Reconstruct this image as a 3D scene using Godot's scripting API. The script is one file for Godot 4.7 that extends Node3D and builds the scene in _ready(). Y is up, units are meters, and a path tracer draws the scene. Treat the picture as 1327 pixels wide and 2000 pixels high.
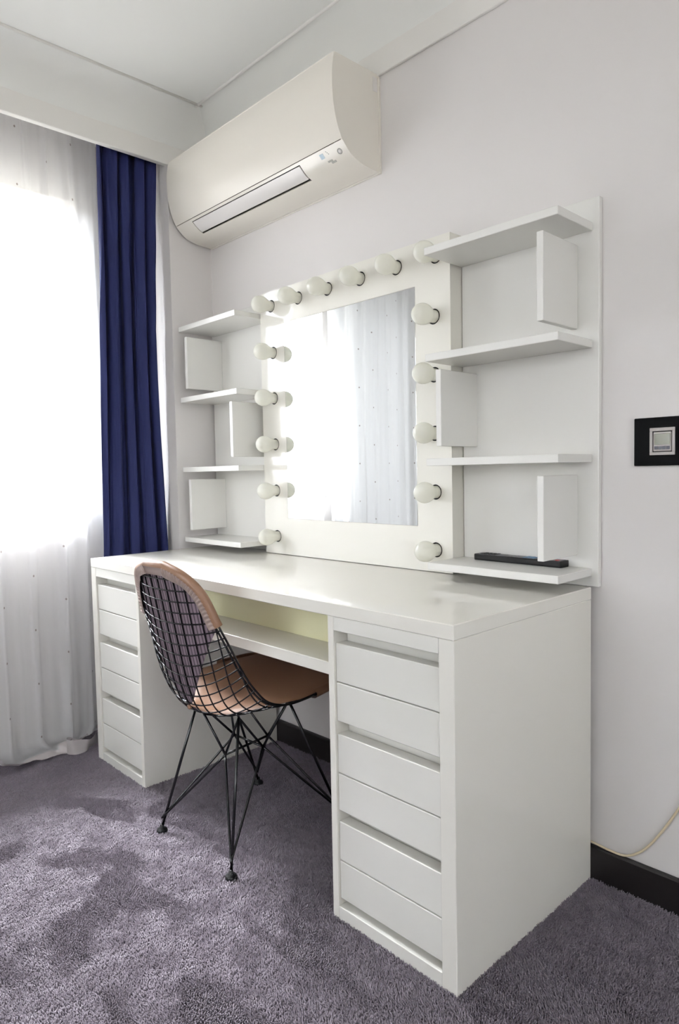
extends Node3D
# A white dressing table with a bulb mirror and side shelves beside a curtained window.
# Axes: x runs along the wall behind the desk (right is +x), y is up, z comes out of that wall into the room.
# The desk's back right top corner stands over (0, 0, 0).

const WALL_Z := -0.02          # face of the wall behind the desk
const PIER_X := -1.715         # face of the pier and the pelmet on the window side
const WIN_X := -1.98           # inner face of the window wall, behind the curtains
const CEIL := 2.54
const ROOM_X := 2.7
const ROOM_Z := 3.4
const FLOOR := -0.012          # backing of the carpet; the tips of the pile end near y = 0

var M := {}
var used := {}
var rng := RandomNumberGenerator.new()

func _ready() -> void:
	rng.seed = 7
	camera_and_light()
	materials()
	room()
	windows()
	carpet()
	worktop_and_cabinets()
	mirror()
	shelf_units()
	air_conditioner()
	curtains()
	chair()
	small_things()

# ------------------------------------------------------------------ camera, sky, exposure
func camera_and_light() -> void:
	var yaw := 0.811905
	var pit := -0.058653
	var rol := -0.019726
	var right := Vector3(cos(yaw), 0, -sin(yaw))
	var ahead := Vector3(-sin(yaw), 0, -cos(yaw))
	var fwd := ahead * cos(pit) + Vector3.UP * sin(pit)
	var up := Vector3.UP * cos(pit) - ahead * sin(pit)
	var cam := Camera3D.new()
	cam.name = "camera"
	cam.transform = Transform3D(Basis(right * cos(rol) + up * sin(rol), up * cos(rol) - right * sin(rol), -fwd), Vector3(0.80903, 1.06496, 1.64519))
	cam.fov = rad_to_deg(2.0 * atan(1000.0 / 1330.855))
	cam.near = 0.05
	cam.far = 200.0
	add_child(cam)
	cam.current = true
	var sky := ProceduralSkyMaterial.new()
	sky.sky_top_color = Color(0.90, 0.94, 1.0)
	sky.sky_horizon_color = Color(0.97, 0.98, 1.0)
	sky.ground_horizon_color = Color(0.80, 0.80, 0.78)
	sky.ground_bottom_color = Color(0.62, 0.61, 0.58)
	sky.sky_energy_multiplier = 8.0
	sky.ground_energy_multiplier = 4.5
	sky.sun_angle_max = 0.0
	var env := Environment.new()
	env.background_mode = Environment.BG_SKY
	env.sky = Sky.new()
	env.sky.sky_material = sky
	env.tonemap_mode = Environment.TONE_MAPPER_LINEAR
	env.tonemap_exposure = 0.42
	env.sdfgi_enabled = true
	env.ssao_enabled = true
	env.ssil_enabled = true
	# hazy sun, high over the window side, coming in through the sheer
	var sun := DirectionalLight3D.new()
	sun.name = "sun"
	add_child(sun)
	sun.look_at_from_position(Vector3(-4, 4, 0), Vector3(-4, 4, 0) + Vector3(1.0, -1.1, 0.17), Vector3.UP)
	sun.light_color = Color(0.97, 0.98, 1.0)
	sun.light_energy = 125.0
	sun.light_angular_distance = 32.0
	sun.shadow_enabled = true
	var we := WorldEnvironment.new()
	we.name = "world"
	we.environment = env
	add_child(we)

# ------------------------------------------------------------------ helpers
func mat(called: String, c: Color, rough := 0.5, metal := 0.0, spec := 0.5) -> StandardMaterial3D:
	var m := StandardMaterial3D.new()
	m.resource_name = called
	m.albedo_color = c
	m.roughness = rough
	m.metallic = metal
	m.metallic_specular = spec
	m.cull_mode = BaseMaterial3D.CULL_DISABLED
	M[called] = m
	return m

func relief(m: StandardMaterial3D, freq: float, metres: float, depth_cm: float, sd := 1) -> void:
	var n := FastNoiseLite.new()
	n.seed = sd
	n.frequency = freq
	n.fractal_octaves = 4
	var t := NoiseTexture2D.new()
	t.width = 512
	t.height = 512
	t.seamless = true
	t.noise = n
	m.heightmap_enabled = true
	m.heightmap_texture = t
	m.heightmap_scale = depth_cm
	m.uv1_triplanar = true
	m.uv1_world_triplanar = true
	m.uv1_scale = Vector3.ONE / metres

func numbered(n: String) -> String:
	var k: int = used.get(n, 0)
	used[n] = k + 1
	return n if k == 0 else "%s_%03d" % [n, k]

func thing(called: String, label: String, category: String, at := Vector3.ZERO, group := "") -> Node3D:
	var o := Node3D.new()
	o.name = numbered(called)
	add_child(o)
	o.position = at
	tag(o, label, category, group)
	return o

func tag(o: Node, label: String, category := "", group := "") -> void:
	o.set_meta("label", label)
	if category: o.set_meta("category", category)
	if group: o.set_meta("group", group)

func obj(called: String, mesh: Mesh, m: Material, parent: Node = null) -> MeshInstance3D:
	var o := MeshInstance3D.new()
	o.name = called if parent else numbered(called)
	o.mesh = mesh
	o.material_override = m
	if parent == null: add_child(o)
	else: parent.add_child(o, true)
	return o

func setting(called: String, mesh: Mesh, m: Material, label: String) -> MeshInstance3D:
	var o := obj(called, mesh, m)
	o.set_meta("kind", "structure")
	o.set_meta("label", label)
	return o

func newst() -> SurfaceTool:
	var st := SurfaceTool.new()
	st.begin(Mesh.PRIMITIVE_TRIANGLES)
	return st

# a flat polygon, turned so that it faces away from «inside»
func face(st: SurfaceTool, p: Array, inside: Vector3) -> void:
	var n: Vector3 = (p[1] - p[0]).cross(p[2] - p[0]).normalized()
	var mid: Vector3 = (p[0] + p[1] + p[2]) / 3.0
	var flip: bool = n.dot(mid - inside) > 0.0
	if not flip: n = -n
	for k in range(1, p.size() - 1):
		var t: Array = [p[0], p[k + 1], p[k]] if flip else [p[0], p[k], p[k + 1]]
		for q in t:
			st.set_normal(n)
			st.add_vertex(q)

# box from lo to hi with chamfered edges
func add_box(st: SurfaceTool, lo: Vector3, hi: Vector3, b := 0.0015) -> void:
	var c := (lo + hi) / 2.0
	var h := (hi - lo) / 2.0
	b = minf(b, minf(h.x, minf(h.y, h.z)) * 0.6)
	var corner := func(sx: float, sy: float, sz: float, ax: int) -> Vector3:
		var v := Vector3(sx * (h.x - b), sy * (h.y - b), sz * (h.z - b))
		v[ax] = [sx * h.x, sy * h.y, sz * h.z][ax]
		return c + v
	for ax in 3:
		for s in [-1.0, 1.0]:
			var q := []
			for w in [[-1.0, -1.0], [1.0, -1.0], [1.0, 1.0], [-1.0, 1.0]]:
				var g := Vector3.ZERO
				g[ax] = s
				g[(ax + 1) % 3] = w[0]
				g[(ax + 2) % 3] = w[1]
				q.append(corner.call(g.x, g.y, g.z, ax))
			face(st, q, c)
	if b <= 0.0: return
	for ax in 3:                       # the edges that run along ax
		var a1 := (ax + 1) % 3
		var a2 := (ax + 2) % 3
		for s1 in [-1.0, 1.0]:
			for s2 in [-1.0, 1.0]:
				var g := Vector3.ZERO
				g[a1] = s1
				g[a2] = s2
				g[ax] = -1.0
				var k := g
				k[ax] = 1.0
				face(st, [corner.call(g.x, g.y, g.z, a1), corner.call(k.x, k.y, k.z, a1), corner.call(k.x, k.y, k.z, a2), corner.call(g.x, g.y, g.z, a2)], c)
	for sx in [-1.0, 1.0]:
		for sy in [-1.0, 1.0]:
			for sz in [-1.0, 1.0]:
				face(st, [corner.call(sx, sy, sz, 0), corner.call(sx, sy, sz, 1), corner.call(sx, sy, sz, 2)], c)

func box(lo: Vector3, hi: Vector3, b := 0.0015) -> ArrayMesh:
	var st := newst()
	add_box(st, lo, hi, b)
	return st.commit()

func boxes(list: Array, b := 0.0) -> ArrayMesh:
	var st := newst()
	for e in list: add_box(st, e[0], e[1], b)
	return st.commit()

# smooth sheet through rows of points (every row as long)
func add_sheet(st: SurfaceTool, rows: Array, uvs: Array = [], smooth := 0) -> void:
	st.set_smooth_group(smooth)
	for i in rows.size() - 1:
		for j in rows[i].size() - 1:
			for q in [[i, j], [i + 1, j], [i, j + 1], [i, j + 1], [i + 1, j], [i + 1, j + 1]]:
				if uvs.size(): st.set_uv(uvs[q[0]][q[1]])
				st.add_vertex(rows[q[0]][q[1]])

func sheet(rows: Array, uvs: Array = []) -> ArrayMesh:
	var st := newst()
	add_sheet(st, rows, uvs)
	st.index()
	st.generate_normals()
	return st.commit()

# round rod along a path, with closed ends
func add_rod(st: SurfaceTool, path: Array, r: float, n := 8, closed := false) -> void:
	var rows := []
	var count := path.size()
	var side := Vector3.ZERO
	for i in count:
		var a: Vector3 = path[(i - 1 + count) % count] if closed or i > 0 else path[0]
		var b: Vector3 = path[(i + 1) % count] if closed or i < count - 1 else path[count - 1]
		var t := (b - a).normalized()
		if side == Vector3.ZERO:
			side = t.cross(Vector3.UP if absf(t.y) < 0.9 else Vector3.RIGHT).normalized()
		side = (side - t * side.dot(t)).normalized()
		var up := t.cross(side)
		var row := []
		for k in n + 1:
			var w := TAU * (k % n) / n
			row.append(path[i] + (side * cos(w) + up * sin(w)) * r)
		rows.append(row)
	if closed: rows.append(rows[0])
	else:
		var first := []
		var last := []
		for k in n + 1:
			first.append(path[0])
			last.append(path[count - 1])
		rows.push_front(first)
		rows.push_back(last)
	add_sheet(st, rows)

func rod(path: Array, r: float, n := 8, closed := false) -> ArrayMesh:
	var st := newst()
	add_rod(st, path, r, n, closed)
	st.index()
	st.generate_normals()
	return st.commit()

# profile of (radius, along) turned round the axis from «at» along «dir»
func lathe(profile: Array, at: Vector3, dir: Vector3, n := 24) -> ArrayMesh:
	var side := dir.cross(Vector3.UP if absf(dir.y) < 0.9 else Vector3.RIGHT).normalized()
	var up := dir.cross(side)
	var rows := []
	for p in profile:
		var row := []
		for k in n + 1:
			var w := TAU * (k % n) / n
			row.append(at + dir * p[1] + (side * cos(w) + up * sin(w)) * p[0])
		rows.append(row)
	return sheet(rows)

# closed outline (z, y) drawn out along x from x0 to x1, creased where «crease» marks points
func along_x(outline: Array, x0: float, x1: float, ends := true) -> ArrayMesh:
	var st := newst()
	var c := Vector3.ZERO
	for p in outline: c += Vector3((x0 + x1) / 2.0, p[1], p[0]) / outline.size()
	for i in outline.size():
		var a: Array = outline[i]
		var b: Array = outline[(i + 1) % outline.size()]
		face(st, [Vector3(x0, a[1], a[0]), Vector3(x1, a[1], a[0]), Vector3(x1, b[1], b[0]), Vector3(x0, b[1], b[0])], c)
	if ends:
		for x in [x0, x1]:
			var q := []
			for p in outline: q.append(Vector3(x, p[1], p[0]))
			var poly := PackedVector2Array()
			for p in outline: poly.append(Vector2(p[0], p[1]))
			var idx := Geometry2D.triangulate_polygon(poly)
			for k in range(0, idx.size(), 3):
				face(st, [q[idx[k]], q[idx[k + 1]], q[idx[k + 2]]], Vector3((x0 + x1) / 2.0, q[idx[k]].y, q[idx[k]].z))
	return st.commit()

func v3(x: float, y: float, z: float) -> Vector3:
	return Vector3(x, y, z)

func smoothed(points: Array, n := 6) -> Array:
	var c := Curve3D.new()
	c.bake_interval = 0.01
	for i in points.size():
		var a: Vector3 = points[maxi(i - 1, 0)]
		var b: Vector3 = points[mini(i + 1, points.size() - 1)]
		c.add_point(points[i], (a - b) / 6.0, (b - a) / 6.0)
	var out := []
	for i in points.size() - 1:
		for k in n: out.append(c.sample(i, float(k) / n))
	out.append(points[-1])
	return out

# ------------------------------------------------------------------ materials
func materials() -> void:
	relief(mat("wall_paint", Color(0.875, 0.86, 0.85), 0.62, 0.0, 0.4), 0.03, 0.9, 0.03, 3)
	relief(mat("ceiling_paint", Color(0.94, 0.94, 0.925), 0.9, 0.0, 0.3), 0.03, 0.9, 0.02, 4)
	mat("trim_paint", Color(0.93, 0.92, 0.90), 0.45)
	mat("lacquer", Color(0.91, 0.90, 0.865), 0.06, 0.0, 0.33)
	mat("lacquer_drawer", Color(0.91, 0.905, 0.875), 0.16, 0.0, 0.5)
	mat("board_white", Color(0.91, 0.905, 0.885), 0.25, 0.0, 0.5)
	mat("mirror_glass", Color(0.95, 0.96, 0.96), 0.0, 1.0)
	mat("bulb_glass", Color(0.975, 0.97, 0.95), 0.12, 0.0, 0.5)
	M.bulb_glass.backlight_enabled = true
	M.bulb_glass.backlight = Color(1.0, 1.0, 0.96)
	mat("bulb_collar", Color(0.88, 0.87, 0.83), 0.3)
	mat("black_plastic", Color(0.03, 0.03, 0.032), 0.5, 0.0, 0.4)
	mat("ac_plastic", Color(0.925, 0.905, 0.865), 0.22, 0.0, 0.5)
	mat("ac_vane", Color(0.90, 0.885, 0.87), 0.3)
	mat("grey_print", Color(0.62, 0.61, 0.58), 0.5)
	mat("blue_print", Color(0.66, 0.73, 0.78), 0.35)
	mat("baseboard", Color(0.085, 0.068, 0.066), 0.42)
	mat("wire_black", Color(0.015, 0.016, 0.024), 0.22, 0.0, 0.5)
	relief(mat("leather", Color(0.48, 0.355, 0.265), 0.42, 0.0, 0.5), 0.06, 0.09, 0.04, 9)
	mat("leather_pleat", Color(0.58, 0.51, 0.48), 0.42)
	mat("pad_lining", Color(0.34, 0.28, 0.30), 0.85)
	var rib := Image.create(16, 4, false, Image.FORMAT_RGB8)
	for x in 16:
		for y in 4: rib.set_pixel(x, y, Color(0.47, 0.41, 0.44) if x < 10 else Color(0.25, 0.20, 0.23))
	M.pad_lining.albedo_color = Color(1, 1, 1)
	M.pad_lining.albedo_texture = ImageTexture.create_from_image(rib)
	mat("thermostat_black", Color(0.022, 0.023, 0.024), 0.7, 0.0, 0.2)
	mat("silver_plastic", Color(0.68, 0.655, 0.64), 0.5)
	mat("lcd", Color(0.36, 0.36, 0.27), 0.15)
	mat("button_navy", Color(0.06, 0.06, 0.14), 0.3)
	mat("cable", Color(0.83, 0.77, 0.65), 0.45)
	mat("remote_grey", Color(0.30, 0.30, 0.31), 0.4)
	mat("remote_light", Color(0.60, 0.60, 0.60), 0.4)
	mat("remote_blue", Color(0.45, 0.58, 0.70), 0.4)
	mat("remote_red", Color(0.62, 0.12, 0.14), 0.4)
	mat("window_pvc", Color(0.92, 0.92, 0.91), 0.3)
	var glass := mat("glass", Color(0.95, 0.98, 0.97, 0.06), 0.02)
	glass.transparency = BaseMaterial3D.TRANSPARENCY_ALPHA
	mat("blind", Color(0.97, 0.97, 0.97), 0.9, 0.0, 0.2)  # for the added door, backlight kept low to dim its daylight
	M.blind.backlight_enabled = true
	M.blind.backlight = Color(0.16, 0.16, 0.16)
	var cb := mat("added_cream_blind", Color(0.98, 0.955, 0.925), 0.9, 0.0, 0.2)  # cloth over the added windows, letting their fill light through
	cb.transparency = BaseMaterial3D.TRANSPARENCY_ALPHA
	cb.albedo_color.a = 0.95
	cb.backlight_enabled = true
	cb.backlight = Color(1, 0.985, 0.97)
	mat("cream_board", Color(0.96, 0.955, 0.80), 0.35)
	mat("outer_wall", Color(0.78, 0.76, 0.72), 0.9)
	mat("carpet_backing", Color(0.16, 0.14, 0.15), 1.0, 0.0, 0.1)
	var pile := mat("carpet_pile", Color(1, 1, 1), 0.5, 0.0, 0.5)
	pile.vertex_color_use_as_albedo = true
	mat("navy_cloth", Color(0.095, 0.115, 0.255), 0.75, 0.0, 0.3)
	M.navy_cloth.rim_enabled = true
	M.navy_cloth.rim = 0.35
	weave(M.navy_cloth)
	# sheer voile with small woven dots
	var im := Image.create(300, 210, false, Image.FORMAT_RGBA8)
	im.fill(Color(0.98, 0.98, 0.98, 0.70))
	for d in [Vector2(60, 50), Vector2(210, 155)]:
		for x in range(-6, 7):
			for y in range(-6, 7):
				if Vector2(x, y).length() < 4.4:
					im.set_pixel(int(d.x) + x, int(d.y) + y, Color(0.60, 0.57, 0.55, 0.95))
	var voile := mat("voile", Color(1, 1, 1), 0.9, 0.0, 0.2)
	voile.transparency = BaseMaterial3D.TRANSPARENCY_ALPHA
	voile.albedo_texture = ImageTexture.create_from_image(im)
	voile.backlight_enabled = true
	voile.backlight = Color(1, 1, 1)
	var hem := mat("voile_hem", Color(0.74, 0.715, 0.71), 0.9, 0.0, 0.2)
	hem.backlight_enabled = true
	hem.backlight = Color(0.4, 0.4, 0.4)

func weave(m: StandardMaterial3D) -> void:
	var im := Image.create(64, 64, false, Image.FORMAT_L8)
	for x in 64:
		for y in 64:
			var k := 0.5 + 0.25 * sin(TAU * x / 8.0) + 0.25 * sin(TAU * (y + 4 * ((x / 8) % 2)) / 8.0)
			im.set_pixel(x, y, Color(k, k, k))
	m.heightmap_enabled = true
	m.heightmap_texture = ImageTexture.create_from_image(im)
	m.heightmap_scale = 0.006
	m.uv1_triplanar = true
	m.uv1_world_triplanar = true
	m.uv1_scale = Vector3.ONE * 60.0

# ------------------------------------------------------------------ room
func room() -> void:
	var top := 2.75
	setting("floor", box(v3(-2.3, -0.2, WALL_Z - 0.2), v3(ROOM_X + 0.2, FLOOR, ROOM_Z + 0.2), 0), M.carpet_backing, "floor under the carpet")
	setting("ceiling", box(v3(-2.3, CEIL, WALL_Z - 0.2), v3(ROOM_X + 0.2, top, ROOM_Z + 0.2), 0), M.ceiling_paint, "smooth off white ceiling")
	setting("wall_back", box(v3(-2.3, FLOOR, WALL_Z - 0.2), v3(ROOM_X + 0.2, CEIL, WALL_Z), 0), M.wall_paint, "pale painted wall behind the dressing table")
	setting("wall_right", boxes([
		[v3(ROOM_X, FLOOR, WALL_Z), v3(ROOM_X + 0.2, CEIL, 0.7)],
		[v3(ROOM_X, FLOOR, 0.7), v3(ROOM_X + 0.2, 0.70, 3.2)],
		[v3(ROOM_X, 2.36, 0.7), v3(ROOM_X + 0.2, CEIL, 3.2)],
		[v3(ROOM_X, FLOOR, 3.2), v3(ROOM_X + 0.2, CEIL, ROOM_Z)]]), M.wall_paint, "pale painted wall across the room from the curtains")
	setting("wall_front", boxes([
		[v3(-2.3, FLOOR, ROOM_Z), v3(-1.3, CEIL, ROOM_Z + 0.2)],
		[v3(-1.3, FLOOR, ROOM_Z), v3(0.5, 0.8, ROOM_Z + 0.2)],
		[v3(-1.3, 2.2, ROOM_Z), v3(0.5, CEIL, ROOM_Z + 0.2)],
		[v3(0.5, FLOOR, ROOM_Z), v3(ROOM_X + 0.2, CEIL, ROOM_Z + 0.2)]]), M.wall_paint, "pale painted wall facing the dressing table")
	# window wall: sill walls, piers and lintel round the openings
	var o := WIN_X - 0.27
	setting("wall_left", boxes([
		[v3(o, FLOOR, WALL_Z), v3(WIN_X, CEIL, 0.45)],
		[v3(o, 2.18, 0.45), v3(WIN_X, CEIL, ROOM_Z)],
		[v3(o, FLOOR, 0.45), v3(WIN_X, 0.93, 1.00)],
		[v3(o, FLOOR, 1.00), v3(WIN_X, 2.18, 1.05)],
		[v3(o, FLOOR, 1.85), v3(WIN_X, 2.18, ROOM_Z)]]), M.wall_paint, "window wall behind the curtains")
	setting("wall_pier", boxes([
		[v3(WIN_X, FLOOR, WALL_Z), v3(PIER_X, 2.402, 0.178)],
		[v3(WIN_X, FLOOR, 2.95), v3(PIER_X, 2.402, ROOM_Z)]], 0.0), M.wall_paint, "narrow wall piers on both sides of the curtain recess")
	setting("wall_bulkhead", box(v3(WIN_X, 2.43, WALL_Z), v3(PIER_X, CEIL, ROOM_Z), 0), M.wall_paint, "wall above the curtain pelmet")
	# pelmet board and flat band along the desk wall
	setting("trim_1", box(v3(PIER_X - 0.022, 2.322, WALL_Z), v3(PIER_X + 0.003, 2.402, ROOM_Z), 0.002), M.trim_paint, "flat white pelmet board over the curtains")
	setting("trim_2", box(v3(PIER_X, 2.322, WALL_Z), v3(ROOM_X, 2.402, WALL_Z + 0.011), 0.002), M.trim_paint, "flat white band high on the wall behind the dressing table")
	# coves
	var rows := []
	for k in 13:
		var a := PI / 2 * k / 12
		var z := WALL_Z + 0.115 * (1.0 - cos(a))
		var y := 2.402 + 0.138 * sin(a)
		rows.append([v3(PIER_X - 0.01, y, z), v3(ROOM_X, y, z)])
	setting("trim_3", sheet(rows), M.ceiling_paint, "hollow cove between wall band and ceiling over the dressing table")
	rows = []
	for k in 13:
		var a := PI / 2 * k / 12
		var x := PIER_X + 0.115 * (1.0 - cos(a))
		var y := 2.402 + 0.138 * sin(a)
		rows.append([v3(x, y, WALL_Z), v3(x, y, ROOM_Z)])
	setting("trim_4", sheet(rows), M.ceiling_paint, "hollow cove between pelmet and ceiling over the curtains")
	setting("trim_5", rod([v3(PIER_X + 0.1, CEIL - 0.001, WALL_Z + 0.118), v3(ROOM_X, CEIL - 0.001, WALL_Z + 0.118)], 0.006, 10), M.trim_paint, "thin bead where the cove meets the ceiling over the dressing table")
	setting("trim_6", rod([v3(PIER_X + 0.118, CEIL - 0.001, WALL_Z + 0.1), v3(PIER_X + 0.118, CEIL - 0.001, ROOM_Z)], 0.006, 10), M.trim_paint, "thin bead where the cove meets the ceiling over the curtains")
	# dark baseboards
	setting("baseboard_back", box(v3(PIER_X, FLOOR, WALL_Z), v3(ROOM_X, 0.079, WALL_Z + 0.018), 0.004), M.baseboard, "dark brown baseboard along the wall behind the dressing table")
	setting("baseboard_right", box(v3(ROOM_X - 0.018, FLOOR, WALL_Z + 0.02), v3(ROOM_X, 0.079, ROOM_Z - 0.02), 0.004), M.baseboard, "dark brown baseboard along the far right wall")
	setting("baseboard_front", box(v3(PIER_X, FLOOR, ROOM_Z - 0.018), v3(ROOM_X - 0.02, 0.079, ROOM_Z), 0.004), M.baseboard, "dark brown baseboard along the wall facing the dressing table")

func windows() -> void:
	frame("window_1", 0.45, 1.00, 0.93, 2.18, WIN_X - 0.15, WIN_X - 0.08, 0.05, "white framed window with a sill behind the sheer curtain")
	var d := frame("added_door_1", 1.05, 1.85, 0.0, 2.18, WIN_X - 0.15, WIN_X - 0.08, 0.10, "added white framed balcony door with an added white blind dimming its daylight, behind the sheer curtain")  # added door; its drawn blind holds the daylight back
	obj("added_blind", sheet([[v3(WIN_X - 0.074, 0.03, 1.06), v3(WIN_X - 0.074, 0.03, 1.84)], [v3(WIN_X - 0.074, 2.17, 1.06), v3(WIN_X - 0.074, 2.17, 1.84)]]), M.blind, d)
	var w2 := frame("added_window_2", 0.7, 3.2, 0.70, 2.36, ROOM_X + 0.08, ROOM_X + 0.15, 0.05, "added wide white framed window, out of view, giving fill light from across the room")  # added out of view to fill light onto sides turned from the curtains
	obj("added_blind", sheet([[v3(ROOM_X + 0.06, 0.71, 0.71), v3(ROOM_X + 0.06, 0.71, 3.19)], [v3(ROOM_X + 0.06, 2.35, 0.71), v3(ROOM_X + 0.06, 2.35, 3.19)]]), M.added_cream_blind, w2)
	# another added window, turned a quarter, unseen, to brighten the fronts facing it
	var w3 := frame("added_window_3", -0.5, 1.3, 0.8, 2.2, 0.08, 0.15, 0.05, "added white framed window with a cream blind, out of view, giving fill light to the dressing table")
	w3.position = v3(0, 0, ROOM_Z)
	w3.rotation.y = -PI / 2
	obj("added_blind", sheet([[v3(0.06, 0.81, -0.49), v3(0.06, 0.81, 1.29)], [v3(0.06, 2.19, -0.49), v3(0.06, 2.19, 1.29)]]), M.added_cream_blind, w3)
	(w3.get_node("window_sill") as MeshInstance3D).mesh = box(v3(-0.012, 0.8, -0.498), v3(0.08, 0.83, 1.298), 0.004)
	var sl := w2.get_node("window_sill") as MeshInstance3D
	sl.mesh = box(v3(ROOM_X - 0.012, 0.70, 0.702), v3(ROOM_X + 0.08, 0.73, 3.198), 0.004)

func frame(called: String, z0: float, z1: float, y0: float, y1: float, x0: float, x1: float, bottom: float, label: String) -> Node3D:
	var t := Node3D.new()
	t.name = called
	add_child(t)
	t.set_meta("kind", "structure")
	t.set_meta("label", label)
	var f := 0.05
	obj("window_frame", boxes([[v3(x0, y0, z0), v3(x1, y1, z0 + f)], [v3(x0, y0, z1 - f), v3(x1, y1, z1)], [v3(x0, y1 - f, z0 + f), v3(x1, y1, z1 - f)], [v3(x0, y0, z0 + f), v3(x1, y0 + bottom, z1 - f)]], 0.003), M.window_pvc, t)
	obj("pane", box(v3(x0 + 0.03, y0 + bottom, z0 + f), v3(x0 + 0.034, y1 - f, z1 - f), 0), M.glass, t)
	if y0 > 0.4:
		obj("window_sill", box(v3(WIN_X - 0.08, y0, z0 + 0.002), v3(WIN_X + 0.012, y0 + 0.03, z1 - 0.002), 0.004), M.window_pvc, t)
	return t

# ------------------------------------------------------------------ carpet
func carpet() -> void:
	# one tuft: three bent, tapering strands of yarn
	var st := newst()
	var r := RandomNumberGenerator.new()
	r.seed = 11
	for k in 5:
		var a := TAU * k / 5.0 + 0.4
		var foot := v3(cos(a) * 0.0015, 0, sin(a) * 0.0015)
		var tip := v3(cos(a + 0.9) * 0.0042 + r.randf_range(-0.001, 0.001), 0.0100 + r.randf_range(-0.0018, 0.0014), sin(a + 0.9) * 0.0042)
		var mid := (foot + tip) * 0.5 + v3(-sin(a) * 0.0012, 0.001, cos(a) * 0.0012)
		var rows := []
		for p in [[foot, 0.0011], [mid, 0.0015], [tip, 0.0014], [tip + v3(0, 0.0010, 0), 0.0001]]:
			var row := []
			for j in 4: row.append(p[0] + v3(cos(TAU * j / 3.0), 0, sin(TAU * j / 3.0)) * p[1])
			rows.append(row)
		add_sheet(st, rows)
	st.index()
	st.generate_normals()
	var mesh := st.commit()
	var lay := FastNoiseLite.new()
	lay.seed = 21
	lay.frequency = 2.6
	lay.fractal_octaves = 3
	var fine := FastNoiseLite.new()
	fine.seed = 5
	fine.frequency = 12.0
	var step := 0.0052
	var buf := PackedFloat32Array()
	var count := 0
	var x0 := WIN_X
	var x1 := 2.1
	var z1 := 2.3
	var nx := int((x1 - x0) / step)
	var nz := int((z1 - WALL_Z - 0.018) / step)
	buf.resize(nx * nz * 16)
	var at := 0
	for i in nx:
		for j in nz:
			var x := x0 + i * step + r.randf_range(-0.0026, 0.0026)
			var z := WALL_Z + 0.021 + j * step + r.randf_range(-0.0026, 0.0026)
			if x < PIER_X and (z < 0.18 or x < WIN_X + 0.004): continue
			if z < 0.570 and z > 0.005 and ((x > -0.363 and x < -0.005) or (x > -1.678 and x < -1.32)): continue
			# the brushed nap leans one way or the other in soft-edged patches
			var p := lay.get_noise_2d(x * 0.75 + z * 0.25, z * 1.5)
			var q := fine.get_noise_2d(x, z)
			var k := smoothstep(-0.22, 0.22, p + 0.20 - 0.42 * smoothstep(-0.3, 0.3, x))
			var ang := 0.1 + 2.5 * k + q * 1.2
			var lean := lerpf(0.56, 0.46, k) + 0.3 * q
			var turn := r.randf() * TAU
			var s := r.randf_range(0.85, 1.15)
			var b := Basis(Vector3(sin(ang), 0, -cos(ang)), lean) * Basis(Vector3.UP, turn)
			var c := r.randf_range(0.86, 1.14)
			buf[at] = b.x.x * s; buf[at + 1] = b.y.x * s; buf[at + 2] = b.z.x * s; buf[at + 3] = x
			buf[at + 4] = b.x.y * s; buf[at + 5] = b.y.y * s; buf[at + 6] = b.z.y * s; buf[at + 7] = FLOOR - 0.001
			buf[at + 8] = b.x.z * s; buf[at + 9] = b.y.z * s; buf[at + 10] = b.z.z * s; buf[at + 11] = z
			buf[at + 12] = 0.172 * c; buf[at + 13] = 0.147 * c; buf[at + 14] = 0.172 * c; buf[at + 15] = 1.0
			at += 16
			count += 1
	buf.resize(at)
	var mm := MultiMesh.new()
	mm.transform_format = MultiMesh.TRANSFORM_3D
	mm.use_colors = true
	mm.mesh = mesh
	mm.instance_count = count
	mm.buffer = buf
	var o := MultiMeshInstance3D.new()
	o.name = "carpet_pile"
	o.multimesh = mm
	o.material_override = M.carpet_pile
	add_child(o)
	tag(o, "thick mauve grey carpet pile covering the floor", "carpet")
	o.set_meta("kind", "stuff")

# ------------------------------------------------------------------ dressing table
const W := 1.683
const D := 0.576
const H := 0.76
const P := 0.3685
const SLAB := 0.032

func worktop_and_cabinets() -> void:
	var t := obj("worktop", box(v3(-W, H - SLAB, -0.001), v3(0.0, H, D), 0.0018), M.lacquer)
	tag(t, "glossy white dressing table top spanning two drawer cabinets", "worktop")
	for side in [1, -1]:
		var c := thing("drawer_cabinet", "white lacquered drawer cabinet standing beside the wall with the dark thermostat" if side > 0 else "white lacquered drawer cabinet standing against the sheer curtain", "cabinet", v3(0, 0, 0) if side > 0 else v3(-W, 0, 0), "drawer cabinets under the dressing table top")
		cabinet(c, side)
	# open shelf in the knee space
	var s := thing("knee_shelf", "white open compartment under the table top between the drawer cabinets", "shelf", v3(-W / 2.0, 0.577, 0.3))
	var x0 := -W + P - s.position.x
	var x1 := -P - s.position.x
	obj("shelf_board", box(v3(x0, 0, -0.2), v3(x1, 0.031, 0.255), 0.0015), M.lacquer, s)
	obj("back_panel", box(v3(x0, 0.031, 0.110), v3(x1, H - SLAB - 0.577, 0.126), 0.001), M.cream_board, s)

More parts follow.
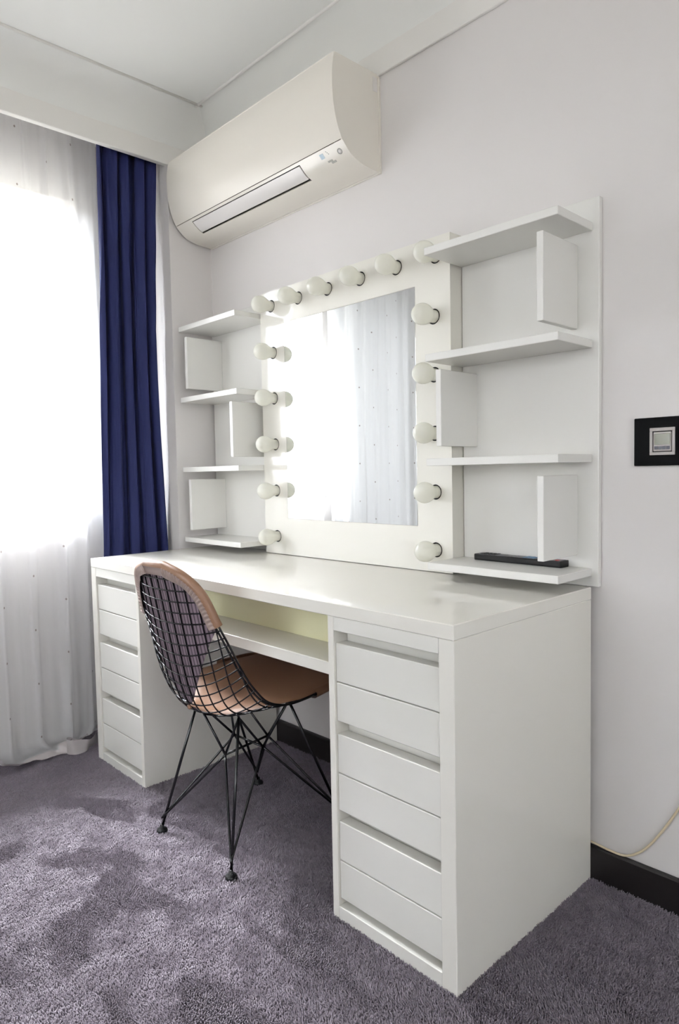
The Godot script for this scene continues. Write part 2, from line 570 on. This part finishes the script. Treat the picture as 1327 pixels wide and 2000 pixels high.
func cabinet(c: Node3D, side: int) -> void:
	# local x runs inwards from the outer end panel; side = -1 is the mirrored one
	var f := func(a: float, b: float, y0: float, y1: float, z0: float, z1: float, bev := 0.0012) -> ArrayMesh:
		var xa := -a * side
		var xb := -b * side
		return box(v3(minf(xa, xb), y0, z0), v3(maxf(xa, xb), y1, z1), bev)
	var top := H - SLAB
	var low := -0.010
	obj("end_panel", f.call(0.0, 0.0385, low, top, 0.0, D - 0.001), M.lacquer, c)
	obj("inner_panel", f.call(P - 0.0195, P, low, top, 0.0, D - 0.001), M.lacquer, c)
	obj("back_panel", f.call(0.0385, P - 0.0195, low, top, 0.0, 0.012, 0.0005), M.lacquer, c)
	obj("top_rail", f.call(0.0385, P - 0.0195, 0.695, top, D - 0.022, D - 0.0015), M.lacquer_drawer, c)
	obj("bottom_rail", f.call(0.0385, P - 0.0195, low, 0.026, 0.012, D - 0.0015), M.lacquer_drawer, c)
	obj("recess_board", f.call(0.0395, P - 0.0205, 0.026, 0.70, D - 0.055, D - 0.045, 0.0005), M.lacquer_drawer, c)
	for y in [[0.573, 0.665], [0.478, 0.5705], [0.353, 0.447], [0.261, 0.3505], [0.1395, 0.234], [0.044, 0.137]]:
		obj("drawer", f.call(0.0395, P - 0.0205, y[0], y[1], D - 0.040, D - 0.007, 0.0016), M.lacquer_drawer, c)

# ------------------------------------------------------------------ bulb mirror
func mirror() -> void:
	var x0 := -1.288
	var x1 := -0.397
	var zf := 0.050
	var y0 := H + 0.002
	var y1 := 1.738
	var t := thing("vanity_mirror", "tall white mirror panel edged with round frosted bulbs above the table top", "mirror", v3((x0 + x1) / 2, y0, 0.0))
	var o := t.position
	var bulbs := []
	for x in [-1.222, -1.066, -0.911, -0.755, -0.600, -0.448]: bulbs.append(Vector2(x, 1.684))
	for y in [1.512, 1.344, 1.173, 1.000, 0.828]:
		bulbs.append(Vector2(-1.216, y))
		bulbs.append(Vector2(-0.458, y))
	var body := CSGBox3D.new()
	body.name = "frame_panel"
	body.size = v3(x1 - x0, y1 - y0, zf - WALL_Z - 0.001)
	body.position = v3((x0 + x1) / 2, (y0 + y1) / 2, (zf + WALL_Z + 0.001) / 2) - o
	body.material = M.lacquer
	t.add_child(body)
	for b in bulbs:
		var h := CSGCylinder3D.new()
		h.name = "hole"
		h.operation = CSGShape3D.OPERATION_SUBTRACTION
		h.radius = 0.0226
		h.height = 0.08
		h.sides = 28
		h.rotation.x = PI / 2
		h.position = v3(b.x, b.y, zf) - o - body.position
		h.material = M.lacquer
		body.add_child(h, true)
	var m0 := v3(-1.150, 0.8955, zf - 0.002)
	var m1 := v3(-0.527, 1.612, zf + 0.02)
	var rec := CSGBox3D.new()
	rec.name = "recess"
	rec.operation = CSGShape3D.OPERATION_SUBTRACTION
	rec.size = m1 - m0
	rec.position = (m0 + m1) / 2 - o - body.position
	rec.material = M.lacquer
	body.add_child(rec, true)
	var g := obj("mirror_glass", box(v3(m0.x + 0.001, m0.y + 0.001, zf - 0.002) - o, v3(m1.x - 0.001, m1.y - 0.001, zf + 0.0004) - o, 0.0004), M.mirror_glass, t)
	g.set_meta("label", "rectangular mirror glass")
	var globe := []
	for p in [[0.0, 0.0850], [0.008, 0.0842], [0.016, 0.0812], [0.0225, 0.0762], [0.0275, 0.0690], [0.0303, 0.0600], [0.0310, 0.0530], [0.0300, 0.0450], [0.0275, 0.0370], [0.0240, 0.0290], [0.0210, 0.0220], [0.0192, 0.0150], [0.0185, 0.0070], [0.0183, -0.008], [0.0, -0.008]]: globe.append(p)
	var gm := lathe(globe, Vector3.ZERO, Vector3.BACK, 28)
	var cm := lathe([[0.0, -0.008], [0.0135, -0.008], [0.0135, -0.034], [0.0, -0.034]], Vector3.ZERO, Vector3.BACK, 20)
	var hm := lathe([[0.0187, -0.004], [0.0190, 0.001], [0.0224, 0.001], [0.0224, -0.030], [0.0187, -0.030], [0.0187, -0.004]], Vector3.ZERO, Vector3.BACK, 28)  # flush black ring that paints the shaded gap round each bulb
	for b in bulbs:
		var k := obj("light_bulb", gm, M.bulb_glass, t)
		k.position = v3(b.x, b.y, zf - 0.002) - o
		obj("screw_base", cm, M.silver_plastic, k)
		obj("gap_shade_ring", hm, M.black_plastic, k)

# ------------------------------------------------------------------ side shelves
func shelf_units() -> void:
	for side in [1, -1]:
		var mid := -0.8425
		var t := thing("shelf_unit", "white shelf unit with a black remote on its lowest board" if side > 0 else "white shelf unit with bare boards next to the blue curtain", "shelf", v3(mid, H, 0.0), "open shelf units on both sides of the mirror")
		# distances from the mirror's middle
		var f := func(a: float, b: float, y0: float, y1: float, z0: float, z1: float, bev := 0.0012) -> ArrayMesh:
			return box(v3(minf(a * side, b * side), y0 - H, z0), v3(maxf(a * side, b * side), y1 - H, z1), bev)
		var inner := 0.447
		var outer := 0.860
		obj("back_panel", f.call(inner, outer, H + 0.001, 1.728, WALL_Z + 0.0005, -0.003), M.board_white, t)
		for y in [1.668, 1.382, 1.097, 0.808]:
			obj("shelf_board", f.call(inner, 0.843, y - 0.020, y, -0.003, 0.168), M.board_white, t)
		for d in [[0.787, 1.414, 1.622], [0.481, 1.130, 1.337], [0.787, 0.839, 1.046]]:
			obj("divider", f.call(d[0], d[0] + 0.017, d[1], d[2], -0.003, 0.166), M.board_white, t)

# ------------------------------------------------------------------ air conditioner
func air_conditioner() -> void:
	var xl := -1.700
	var xr := -0.720
	var t := thing("air_conditioner", "cream wall mounted air conditioner hanging above the mirror", "air conditioner", v3((xl + xr) / 2, 2.022, WALL_Z))
	var o := t.position
	# side profile (z, y): flat top, bowed front, round belly
	var prof := []
	for p in smoothed([v3(0, 2.324, 0.180), v3(0, 2.285, 0.188), v3(0, 2.246, 0.191), v3(0, 2.181, 0.188), v3(0, 2.122, 0.175), v3(0, 2.0785, 0.155)], 5): prof.append([p.z, p.y])
	var low := []
	for p in smoothed([v3(0, 2.0765, 0.1535), v3(0, 2.042, 0.113), v3(0, 2.026, 0.059), v3(0, 2.022, -0.008)], 8): low.append([p.z, p.y])
	obj("top_panel", shift(box(v3(xl + 0.005, 2.321, WALL_Z + 0.001), v3(xr - 0.005, 2.3255, 0.181), 0.001), -o), M.ac_plastic, t)
	# hollow inside: the fan roller turns behind the outlet
	obj("fan_roller", shift(rod([v3(xl + 0.06, 2.125, 0.065), v3(xr - 0.16, 2.125, 0.065)], 0.045, 24), -o), M.black_plastic, t)
	# front cover and belly: curved skins with their own edges and end cheeks
	obj("front_cover", shift(skin(prof, xl + 0.005, xr - 0.005, 0.004), -o), M.ac_plastic, t)
	# belly with an opening for the vane
	var v0 := 2
	var v1 := 11
	var vx0 := -1.590
	var vx1 := -0.928
	var st := newst()
	for part in [[0, low.size() - 1, xl + 0.005, vx0], [0, low.size() - 1, vx1, xr - 0.005], [0, v0, vx0, vx1], [v1, low.size() - 1, vx0, vx1]]:
		add_skin(st, low.slice(part[0], part[1] + 1), part[2], part[3], 0.0035)
	st.generate_normals()
	obj("belly", shift(st.commit(), -o), M.ac_plastic, t)
	var cheek := []
	for p in [[WALL_Z + 0.001, 2.3255]] + prof + low + [[WALL_Z + 0.001, 2.0225]]: cheek.append(p)
	for x in [[xr - 0.005, xr], [xl, xl + 0.005]]:
		obj("end_cheek", shift(along_x(cheek, x[0], x[1]), -o), M.ac_plastic, t)
	var vane: Array = low.slice(v0, v1 + 1)
	vane = vane.slice(0, vane.size() - 1)
	vane[0] = [lerpf(vane[0][0], vane[1][0], 0.45), lerpf(vane[0][1], vane[1][1], 0.45)]
	var ve := vane.size() - 1
	vane[ve] = [lerpf(vane[ve - 1][0], vane[ve][0], 0.55), lerpf(vane[ve - 1][1], vane[ve][1], 0.55)]
	var pts := []
	for p in vane: pts.append(v3(0, p[1], p[0]))
	obj("vane", shift(skin(vane, vx0 + 0.004, vx1 - 0.004, 0.004, 0.0008), -o), M.ac_vane, t)
	obj("wall_plate", shift(box(v3(xl + 0.003, 2.020, WALL_Z), v3(xr + 0.003, 2.316, WALL_Z + 0.010), 0.001), -o), M.ac_plastic, t)
	var at := func(k: float) -> Array:      # point and normal on the belly at index k
		var i := int(k)
		var a: Array = low[i]
		var b: Array = low[i + 1]
		var p := v3(0, lerpf(a[1], b[1], k - i), lerpf(a[0], b[0], k - i))
		var d := v3(0, b[1] - a[1], b[0] - a[0]).normalized()
		var nrm := v3(0, -d.z, d.y)
		if nrm.z < 0.0 and nrm.y > 0.0: nrm = -nrm
		if nrm.dot(v3(0, -1, 1)) < 0.0: nrm = -nrm
		return [p, nrm, d]
	# print and lamps on the right of the vane
	for e in [["indicator_window", 3.4, -0.826, 0.016, 0.016, "blue_print"], ["indicator_lamp", 2.2, -0.803, 0.0028, 0.0028, "grey_print"], ["indicator_lamp", 2.9, -0.800, 0.0028, 0.0028, "grey_print"], ["indicator_lamp", 3.6, -0.797, 0.0028, 0.0028, "grey_print"], ["indicator_lamp", 6.4, -0.806, 0.020, 0.006, "grey_print"], ["indicator_lamp", 7.4, -0.795, 0.020, 0.007, "grey_print"]]:
		var g: Array = at.call(e[1])
		var m := obj(e[0], box(v3(-e[3] / 2, -e[4] / 2, -0.0005), v3(e[3] / 2, e[4] / 2, 0.0007), 0.0002), M[e[5]], t)
		m.transform = Transform3D(Basis(Vector3.RIGHT, -g[2], g[1]), v3(e[2], g[0].y, g[0].z) - o)
	var g2: Array = at.call(4.6)
	var ring := lathe([[0.0095, -0.001], [0.0095, 0.0012], [0.0068, 0.0012], [0.0066, 0.0], [0.0, 0.0]], v3(-0.752, g2[0].y, g2[0].z) - o, g2[1], 24)
	obj("sensor_ring", ring, M.grey_print, t)
	obj("sensor_lens", lathe([[0.0064, 0.0], [0.0058, 0.0014], [0.0, 0.002]], v3(-0.752, g2[0].y, g2[0].z) - o, g2[1], 20), M.ac_vane, t)
	# small sticker on the right cheek
	obj("cheek_sticker", shift(box(v3(xr, 2.268, -0.006), v3(xr + 0.0015, 2.312, 0.014), 0.0005), -o), M.ac_vane, t)

func back(profile: Array, d: float) -> Array:
	var out := []
	for p in profile: out.append([p[0] - d * 0.6, p[1] + d * 0.9])
	return out

func shift(mesh: ArrayMesh, by: Vector3) -> ArrayMesh:
	var st := SurfaceTool.new()
	st.begin(Mesh.PRIMITIVE_TRIANGLES)
	st.append_from(mesh, 0, Transform3D(Basis(), by))
	return st.commit()

# a curved strip (z, y) drawn out along x, with thickness «th» towards the inside
func add_skin(st: SurfaceTool, profile: Array, x0: float, x1: float, th: float, out := 0.0) -> void:
	var a := []
	var b := []
	var n := profile.size()
	for i in n:
		var p: Array = profile[i]
		var q0: Array = profile[maxi(i - 1, 0)]
		var q1: Array = profile[mini(i + 1, n - 1)]
		var d := Vector2(q1[0] - q0[0], q1[1] - q0[1]).normalized()
		var nr := Vector2(-d.y, d.x)
		if nr.dot(Vector2(1, -0.6)) < 0.0: nr = -nr
		a.append(Vector2(p[0], p[1]) + nr * out)
		b.append(Vector2(p[0], p[1]) + nr * (out - th))
	var loop := a.duplicate()
	b.reverse()
	var rows := []
	for s in [a, [a[-1], b[0]], b, [b[-1], a[0]]]:
		rows = []
		for p in s: rows.append([v3(x0, p.y, p.x), v3(x1, p.y, p.x)])
		add_sheet(st, rows, [], 0 if s.size() > 2 else -1)
	b.reverse()
	for x in [x0, x1]:
		rows = []
		for i in n: rows.append([v3(x, a[i].y, a[i].x), v3(x, b[i].y, b[i].x)])
		add_sheet(st, rows, [], -1)

func skin(profile: Array, x0: float, x1: float, th: float, out := 0.0) -> ArrayMesh:
	var st := newst()
	add_skin(st, profile, x0, x1, th, out)
	st.generate_normals()
	return st.commit()

# ------------------------------------------------------------------ curtains
func curtains() -> void:
	sheer("sheer_curtain", 0.400, 0.915, -1.890, 31, "white dotted sheer curtain pooling on the carpet beside the drawer cabinet")
	sheer("sheer_curtain", 0.935, 2.85, -1.865, 47, "white dotted sheer curtain hanging in front of the added balcony door")
	# navy drape, gathered at the corner
	var nz := 150
	var ny := 40
	var rows := []
	var ph := FastNoiseLite.new()
	ph.seed = 3
	ph.frequency = 3.0
	for i in ny + 1:
		var y := lerpf(2.428, 0.0, float(i) / ny)
		var row := []
		var spread := 0.5 - 0.5 * cos(PI * clampf((2.3 - y) / 2.2, 0, 1))
		var z0 := 0.186 + 0.022 * sin(PI * clampf((2.4 - y) / 1.6, 0, 1))
		var z1 := lerpf(0.445, 0.490, spread)
		for j in nz + 1:
			var u := float(j) / nz
			var w := TAU * 4.3 * u + 3.2 * ph.get_noise_2d(u * 0.8, y * 0.07)
			var amp := 0.024 + 0.010 * ph.get_noise_2d(u * 3.0 + 9.0, y * 0.2)
			row.append(v3(-1.792 + amp * sin(w) + 0.003 * sin(2.0 * w + 0.7), y, lerpf(z0, z1, u) + 0.007 * sin(2.0 * w + 2.0)))
		rows.append(row)
	var o := obj("curtain", sheet(rows), M.navy_cloth)
	tag(o, "navy blue curtain gathered in the corner behind the dressing table", "curtain")

func sheer(called: String, z0: float, z1: float, xc: float, sd: int, label: String) -> void:
	var t := thing(called, label, "curtain", v3(xc, 0, (z0 + z1) / 2), "sheer curtains over the window wall")
	var o := t.position
	var ph := FastNoiseLite.new()
	ph.seed = sd
	ph.frequency = 1.0
	var nz := int((z1 - z0) / 0.006)
	var s_all := []
	for k in 45: s_all.append(2.36 * k / 44.0)
	for k in range(1, 25): s_all.append(2.36 + 0.17 * k / 24.0)
	var rows := []
	var uvs := []
	var body := 0
	for i in s_all.size():
		var s: float = s_all[i]
		var row := []
		var uv := []
		var y := 2.42 - s
		for j in nz + 1:
			var z := lerpf(z0, z1, float(j) / nz)
			var drop := clampf((2.4 - maxf(y, 0.0)) / 2.4, 0.0, 1.0)
			var w := TAU * (z / 0.115 + 0.75 * ph.get_noise_2d(z * 4.0, drop * 0.35) + 0.25 * drop * ph.get_noise_2d(z * 1.5 + 5.0, 3.0))
			var amp := lerpf(0.010, 0.020, drop) * (0.75 + 0.6 * ph.get_noise_2d(z * 5.0 + 20.0, 1.0))
			var x := xc + amp * sin(w) + 0.010 * sin(0.43 * w + 1.0) + 0.004 * sin(2.3 * w)
			var px := x
			var py := y
			var pz := z + 0.006 * cos(w)
			var fl := 0.045        # height at which the cloth starts to turn outwards on the floor
			if y < fl:
				var e := fl - y
				var wob := ph.get_noise_2d(z * 6.0, 7.0)
				var gain := smoothstep(0.50, 0.57, z) * (0.72 + 0.5 * ph.get_noise_2d(z * 4.5 + 3.0, 2.0))
				var a := clampf(e / 0.05, 0.0, PI / 2)
				px = x + gain * (0.045 * (1.0 - cos(a)) + maxf(0.0, e - 0.0785))
				py = fl - 0.040 * sin(a)
				py += maxf(0.0, e - 0.03) * (0.10 + 0.35 * wob + 0.16 * sin(w * 0.5 + e * 20.0))
				py = maxf(py, 0.004)
				pz += smoothstep(0.0, 0.1, minf(z - z0, z1 - z)) * e * (0.35 * sin(z * 16.0 + sd) + 0.25 * wob)
			row.append(v3(px, py, pz) - o)
			uv.append(Vector2((z * 1.35) / 0.30, s / 0.21))
		rows.append(row)
		uvs.append(uv)
		if s <= 2.36 + 0.12: body = i
	obj("voile", sheet(rows.slice(0, body + 1), uvs.slice(0, body + 1)), M.voile, t)
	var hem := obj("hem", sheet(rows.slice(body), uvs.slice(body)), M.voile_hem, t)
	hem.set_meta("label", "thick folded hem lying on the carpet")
	if sd != 31: return
	# a stretch of hem that has rolled over and stands on the carpet in a loop
	var loop := smoothed([v3(-1.815, 0, 0.515), v3(-1.790, 0, 0.560), v3(-1.760, 0, 0.592), v3(-1.757, 0, 0.630), v3(-1.785, 0, 0.652), v3(-1.815, 0, 0.640), v3(-1.822, 0, 0.608), v3(-1.805, 0, 0.585)], 6)
	var lr := []
	for k in 7:
		var f := k / 6.0
		var row := []
		for i in loop.size():
			var lean := v3(0.012 * f * sin(i * 0.35), 0.050 * f * (1.0 - 0.25 * sin(i * 0.21)), 0.008 * f * cos(i * 0.3))
			row.append(loop[i] + lean + v3(0, 0.001, 0) - o)
		lr.append(row)
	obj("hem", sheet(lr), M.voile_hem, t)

# ------------------------------------------------------------------ wire chair
# stations from the front edge of the seat to the top of the back: centre (z, y), rim (z, y), half width
const ST := [
	[-0.235, 0.430, -0.212, 0.428, 0.150], [-0.210, 0.450, -0.190, 0.442, 0.205], [-0.100, 0.431, -0.090, 0.440, 0.230],
	[0.000, 0.410, 0.000, 0.436, 0.236], [0.080, 0.394, 0.060, 0.441, 0.236], [0.145, 0.388, 0.110, 0.462, 0.232],
	[0.190, 0.410, 0.148, 0.505, 0.226], [0.220, 0.470, 0.175, 0.552, 0.217], [0.242, 0.560, 0.200, 0.615, 0.203],
	[0.262, 0.660, 0.226, 0.680, 0.186], [0.280, 0.752, 0.254, 0.760, 0.160], [0.292, 0.808, 0.280, 0.808, 0.112], [0.297, 0.832, 0.294, 0.831, 0.045]]

func station(s: float) -> Array:
	var i := clampi(int(s), 0, ST.size() - 2)
	var f := s - i
	var out := []
	for k in 5:
		var a: float = ST[maxi(i - 1, 0)][k]
		var b: float = ST[i][k]
		var c: float = ST[i + 1][k]
		var d: float = ST[mini(i + 2, ST.size() - 1)][k]
		out.append(b + 0.5 * f * (c - a + f * (2.0 * a - 5.0 * b + 4.0 * c - d + f * (3.0 * (b - c) + d - a))))
	return out

# point on the shell; x in metres from the middle
func shell(s: float, x: float) -> Vector3:
	var q := station(s)
	var u := clampf(absf(x) / q[4], 0.0, 1.0)
	var k := pow(u, 2.2)
	return v3(x, lerpf(q[1], q[3], k), lerpf(q[0], q[2], k))

func shell_normal(s: float, x: float) -> Vector3:
	var e := 0.05
	var hw: float = station(s)[4]
	var xx := clampf(x, -hw * 0.96, hw * 0.96)
	var ds := shell(minf(s + e, 12.0), xx) - shell(maxf(s - e, 0.0), xx)
	var dx := shell(s, xx + 0.004) - shell(s, xx - 0.004)
	return ds.cross(dx).normalized()

func chair() -> void:
	var t := thing("wire_chair", "black wire chair with tan leather pads pulled up to the dressing table", "chair", v3(-0.850, 0.0, 0.470))
	t.rotation.y = 0.03
	var sh := Node3D.new()
	sh.name = "wire_shell"
	t.add_child(sh)
	# rim: a pair of heavier wires round the whole shell
	for off in [0.0, 0.010]:
		var right := []
		for k in 97:
			var s := 12.0 * k / 96.0
			var q := station(s)
			var p := v3(q[4], q[3], q[2])
			var inw := v3(-1, 0, 0) * clampf(q[4] * 8.0, 0.0, 1.0)
			if s > 10.0: inw = inw.lerp(v3(0, -1, -0.2), (s - 10.0) / 2.0)
			if s < 1.0: inw = inw.lerp(v3(0, 0.2, 1), 1.0 - s)
			right.append(p + inw.normalized() * off + v3(0, -off * 0.3, off * 0.3))
		var loop := right.duplicate()
		for k in range(right.size() - 1, -1, -1):
			loop.append(v3(-right[k].x, right[k].y, right[k].z))
		obj("rim_wire", rod(loop, 0.0030, 8, true), M.wire_black, sh)
	for k in range(-6, 7):
		var x := k * 0.0355
		var path := []
		for j in 121:
			var s := 12.0 * j / 120.0
			if station(s)[4] >= absf(x) + 0.001: path.append(shell(s, x))
		if path.size() > 4: obj("wire", rod(path, 0.0021, 6), M.wire_black, sh)
	# cross wires about 3 cm apart along the profile
	var last := shell(0.3, 0.0)
	var s := 0.3
	while s < 11.6:
		s += 0.01
		var here := shell(s, 0.0)
		if here.distance_to(last) < 0.0305: continue
		last = here
		var hw: float = station(s)[4]
		var path := []
		for j in 25:
			var x := lerpf(-hw, hw, j / 24.0)
			path.append(shell(s, x) + shell_normal(s, x) * -0.0)
		obj("wire", rod(path, 0.0021, 6), M.wire_black, sh)
	# back pad: under the arch, narrowing to a point low on the back
	pad(t, "back_pad", 6.35, 11.9, func(q: float) -> float:
		var hw: float = station(q)[4] - 0.002
		return hw if q > 8.9 else minf(hw, lerpf(0.010, 0.180, clampf((q - 6.35) / 2.55, 0, 1))))
	pad(t, "seat_pad", 0.15, 6.10, func(q: float) -> float:
		var hw: float = station(q)[4] - 0.002
		return hw if q < 3.0 else minf(hw, lerpf(0.232, 0.010, clampf((q - 3.0) / 3.1, 0, 1))))
	# leather hood that wraps the rim, gathered in pleats behind
	hood(t, 8.95, 12.0, "back_hood")
	hood(t, 0.0, 2.3, "seat_hood")
	obj("pad_button", lathe([[0.0, 0.006], [0.005, 0.005], [0.007, 0.002], [0.007, -0.002], [0.0, -0.003]], shell(6.2, 0.0) + v3(0, -0.001, 0.003), v3(0, -0.45, 0.9).normalized(), 14), M.leather, t)
	# rod base
	var mount := {}
	var foot := {}
	for sx in [-1, 1]:
		mount[Vector2i(sx, 1)] = v3(sx * 0.102, 0.386, 0.108)
		mount[Vector2i(sx, -1)] = v3(sx * 0.150, 0.410, -0.035)
		foot[Vector2i(sx, 1)] = v3(sx * 0.174, 0.0, 0.200)
		foot[Vector2i(sx, -1)] = v3(sx * 0.208, 0.0, -0.195)
	for key in foot:
		var f: Vector3 = foot[key]
		var m: Vector3 = mount[key]
		var lg := obj("leg", rod([m, f + v3(0, 0.008, 0)], 0.0042, 8), M.wire_black, t)
		obj("foot_glide", lathe([[0.0, 0.018], [0.0055, 0.018], [0.006, 0.008], [0.014, 0.005], [0.0165, 0.000], [0.0155, -0.008], [0.0, -0.008]], f, Vector3.UP, 16), M.black_plastic, lg)
	var nodes := [[v3(0, 0.245, 0.085), Vector2i(-1, 1), Vector2i(1, 1)], [v3(0, 0.255, -0.075), Vector2i(-1, -1), Vector2i(1, -1)], [v3(0.070, 0.262, 0.0), Vector2i(1, 1), Vector2i(1, -1)], [v3(-0.070, 0.262, 0.0), Vector2i(-1, 1), Vector2i(-1, -1)]]
	for nd in nodes:
		for key in [nd[1], nd[2]]:
			var f: Vector3 = foot[key] + v3(0, 0.030, 0)
			f = f.lerp(mount[key], 0.02)
			var n: Vector3 = nd[0]
			obj("brace", rod(smoothed([f, f.lerp(n, 0.05) + v3(0, 0.002, 0), f.lerp(n, 0.5), n], 3), 0.0036, 7), M.wire_black, t)
			var m: Vector3 = mount[key]
			obj("brace", rod([n, m], 0.0036, 7), M.wire_black, t)
	obj("brace", rod([nodes[0][0], nodes[1][0]], 0.0036, 7), M.wire_black, t)
	obj("brace", rod([nodes[2][0], nodes[3][0]], 0.0036, 7), M.wire_black, t)

# padded leather panel lying on the sitter's side of the wires, with its lining on the wires
func pad(t: Node3D, called: String, s0: float, s1: float, width: Callable) -> void:
	var front := []
	var rear := []
	var ruv := []
	for i in 49:
		var s := lerpf(s0, s1, i / 48.0)
		var w: float = width.call(s)
		var a := []
		var b := []
		for j in 25:
			var u := lerpf(-1, 1, j / 24.0)
			var x := u * w
			var n := shell_normal(s, x)
			if n.dot(v3(0, 1, -1)) < 0.0: n = -n
			var edge := pow(absf(u), 6.0)
			var tip := pow(absf(2.0 * i / 48.0 - 1.0), 10.0)
			var th := 0.013 * (1.0 - maxf(edge, tip)) + 0.001
			b.append(shell(s, x) + n * 0.0030)
			a.append(shell(s, x) + n * (0.0032 + th))
		front.append(a)
		rear.append(b)
		var uvr := []
		for j in 25: uvr.append(Vector2(lerpf(-1, 1, j / 24.0) * w / 0.012, s * 0.1))
		ruv.append(uvr)
	var p := obj(called, sheet(front), M.leather, t)
	var l := obj("pad_lining", sheet(rear, ruv), M.pad_lining, p)
	l.set_meta("label", "mauve grey cloth lining seen through the wires")

func hood(t: Node3D, s0: float, s1: float, called: String) -> void:
	# stations along one side and back down the other, through the middle of the arch
	var spots := []
	var n := 130
	for i in n + 1:
		var s := lerpf(s0, s1, float(i) / n) if s0 > 5.0 else lerpf(s1, s0, float(i) / n)
		spots.append([s, 1.0])
	for i in range(n, -1, -1): spots.append([spots[i][0], -1.0])
	var rim := []
	for e in spots:
		var q := station(e[0])
		rim.append(v3(q[4] * e[1], q[3], q[2]))
	var outer := []
	var pleat := []
	var len_done := 0.0
	for i in rim.size():
		var a: Vector3 = rim[maxi(i - 4, 0)]
		var b: Vector3 = rim[mini(i + 4, rim.size() - 1)]
		var tan := (b - a).normalized()
		var q := station(spots[i][0])
		var sn := shell_normal(spots[i][0], q[4] * 0.93 * spots[i][1])
		if sn.dot(v3(0, 1, -1)) < 0.0: sn = -sn             # towards the sitter
		var centre := v3(0, 0.70, 0.255) if s0 > 5.0 else v3(0, 0.43, 0.0)
		var inw: Vector3 = centre - rim[i]
		inw = (inw - tan * inw.dot(tan)).normalized()
		inw = (inw - sn * inw.dot(sn)).normalized()
		if i > 0: len_done += rim[i].distance_to(rim[i - 1])
		var row := []
		for k in 9:
			var w := lerpf(-0.15, PI + 0.15, k / 8.0)
			row.append(rim[i] + inw * (0.004 - 0.0135 * sin(w)) + sn * (0.002 + 0.0130 * cos(w)))
		outer.append(row)
		var rp: float = 0.0024 * sin(len_done / 0.0115 * TAU)
		var pl := []
		for k in 6:
			var f := k / 5.0
			pl.append(rim[i] + inw * lerpf(0.0035, 0.030, f) - sn * (0.0105 - 0.0055 * f * f + rp * sin(PI * minf(f * 1.3, 1.0))))
		pleat.append(pl)
	var h := obj(called, sheet(outer), M.leather, t)
	var g := obj("pleated_edge", sheet(pleat), M.leather_pleat, h)
	g.set_meta("label", "gathered leather edge behind the rim")

# ------------------------------------------------------------------ small things
func small_things() -> void:
	# thermostat
	var t := thing("thermostat", "black square thermostat plate on the wall beside the shelf unit", "thermostat", v3(0.169, 1.122, WALL_Z))
	obj("cover_plate", box(v3(-0.067, -0.057, 0), v3(0.067, 0.057, 0.009), 0.0015), M.thermostat_black, t)
	var z := 0.009
	obj("bezel", boxes([[v3(-0.0285, 0.024, z), v3(0.0285, 0.032, z + 0.004)], [v3(-0.0285, -0.032, z), v3(0.0285, -0.025, z + 0.004)], [v3(-0.0285, -0.025, z), v3(-0.0225, 0.024, z + 0.004)], [v3(0.0225, -0.025, z), v3(0.0285, 0.024, z + 0.004)]], 0.0006), M.silver_plastic, t)
	obj("control_face", box(v3(-0.0205, -0.023, z), v3(0.0205, 0.022, z + 0.003), 0.001), M.silver_plastic, t)
	obj("display", box(v3(-0.0180, -0.008, z + 0.003), v3(0.0180, 0.018, z + 0.0036), 0.0003), M.lcd, t)
	for k in 4:
		obj("button", box(v3(-0.0175 + k * 0.009, -0.019, z + 0.003), v3(-0.0175 + k * 0.009 + 0.008, -0.0115, z + 0.0042), 0.0004), M.button_navy, t)
	# cable along the baseboard, rising up the wall
	var pts := [v3(-0.10, 0.086, WALL_Z + 0.006), v3(-0.04, 0.087, WALL_Z + 0.006), v3(0.012, 0.0845, WALL_Z + 0.008), v3(0.050, 0.0825, WALL_Z + 0.010), v3(0.082, 0.084, WALL_Z + 0.010), v3(0.110, 0.098, WALL_Z + 0.009), v3(0.140, 0.128, WALL_Z + 0.008), v3(0.180, 0.190, WALL_Z + 0.006), v3(0.222, 0.270, WALL_Z + 0.005), v3(0.27, 0.37, WALL_Z + 0.004)]
	tag(obj("cable", rod(smoothed(pts, 6), 0.0030, 8), M.cable), "cream cable drooping from the wall onto the dark baseboard", "cable")
	# remote control
	var r := thing("remote_control", "long black remote control lying on the lowest right shelf board", "remote control", v3(-0.193, 0.8085, 0.024))
	r.rotation.y = -0.03
	var body := []
	var L := 0.135
	var prof := [[-0.0205, 0.004], [-0.0190, 0.0], [0.0190, 0.0], [0.0205, 0.004], [0.0205, 0.0145], [0.0190, 0.0168], [-0.0190, 0.0168], [-0.0205, 0.0145]]
	obj("case", along_x(prof, -L, L), M.black_plastic, r)
	obj("face_plate", box(v3(-L + 0.006, 0.0165, -0.018), v3(L - 0.006, 0.0174, 0.018), 0.0003), M.remote_grey, r)
	for e in [[-0.118, 4, 3, "black_plastic"], [-0.03, 2, 2, "remote_light"], [0.02, 3, 3, "remote_blue"], [0.085, 2, 3, "remote_light"]]:
		for i in e[1]:
			for j in e[2]:
				var x: float = e[0] + i * 0.013
				var zz: float = (j - (e[2] - 1) / 2.0) * 0.0115
				obj("button", box(v3(x, 0.0172, zz - 0.004), v3(x + 0.009, 0.0188, zz + 0.004), 0.0006), M[e[3]], r)
	obj("button", box(v3(0.115, 0.0172, 0.004), v3(0.124, 0.0190, 0.013), 0.0008), M.remote_red, r)
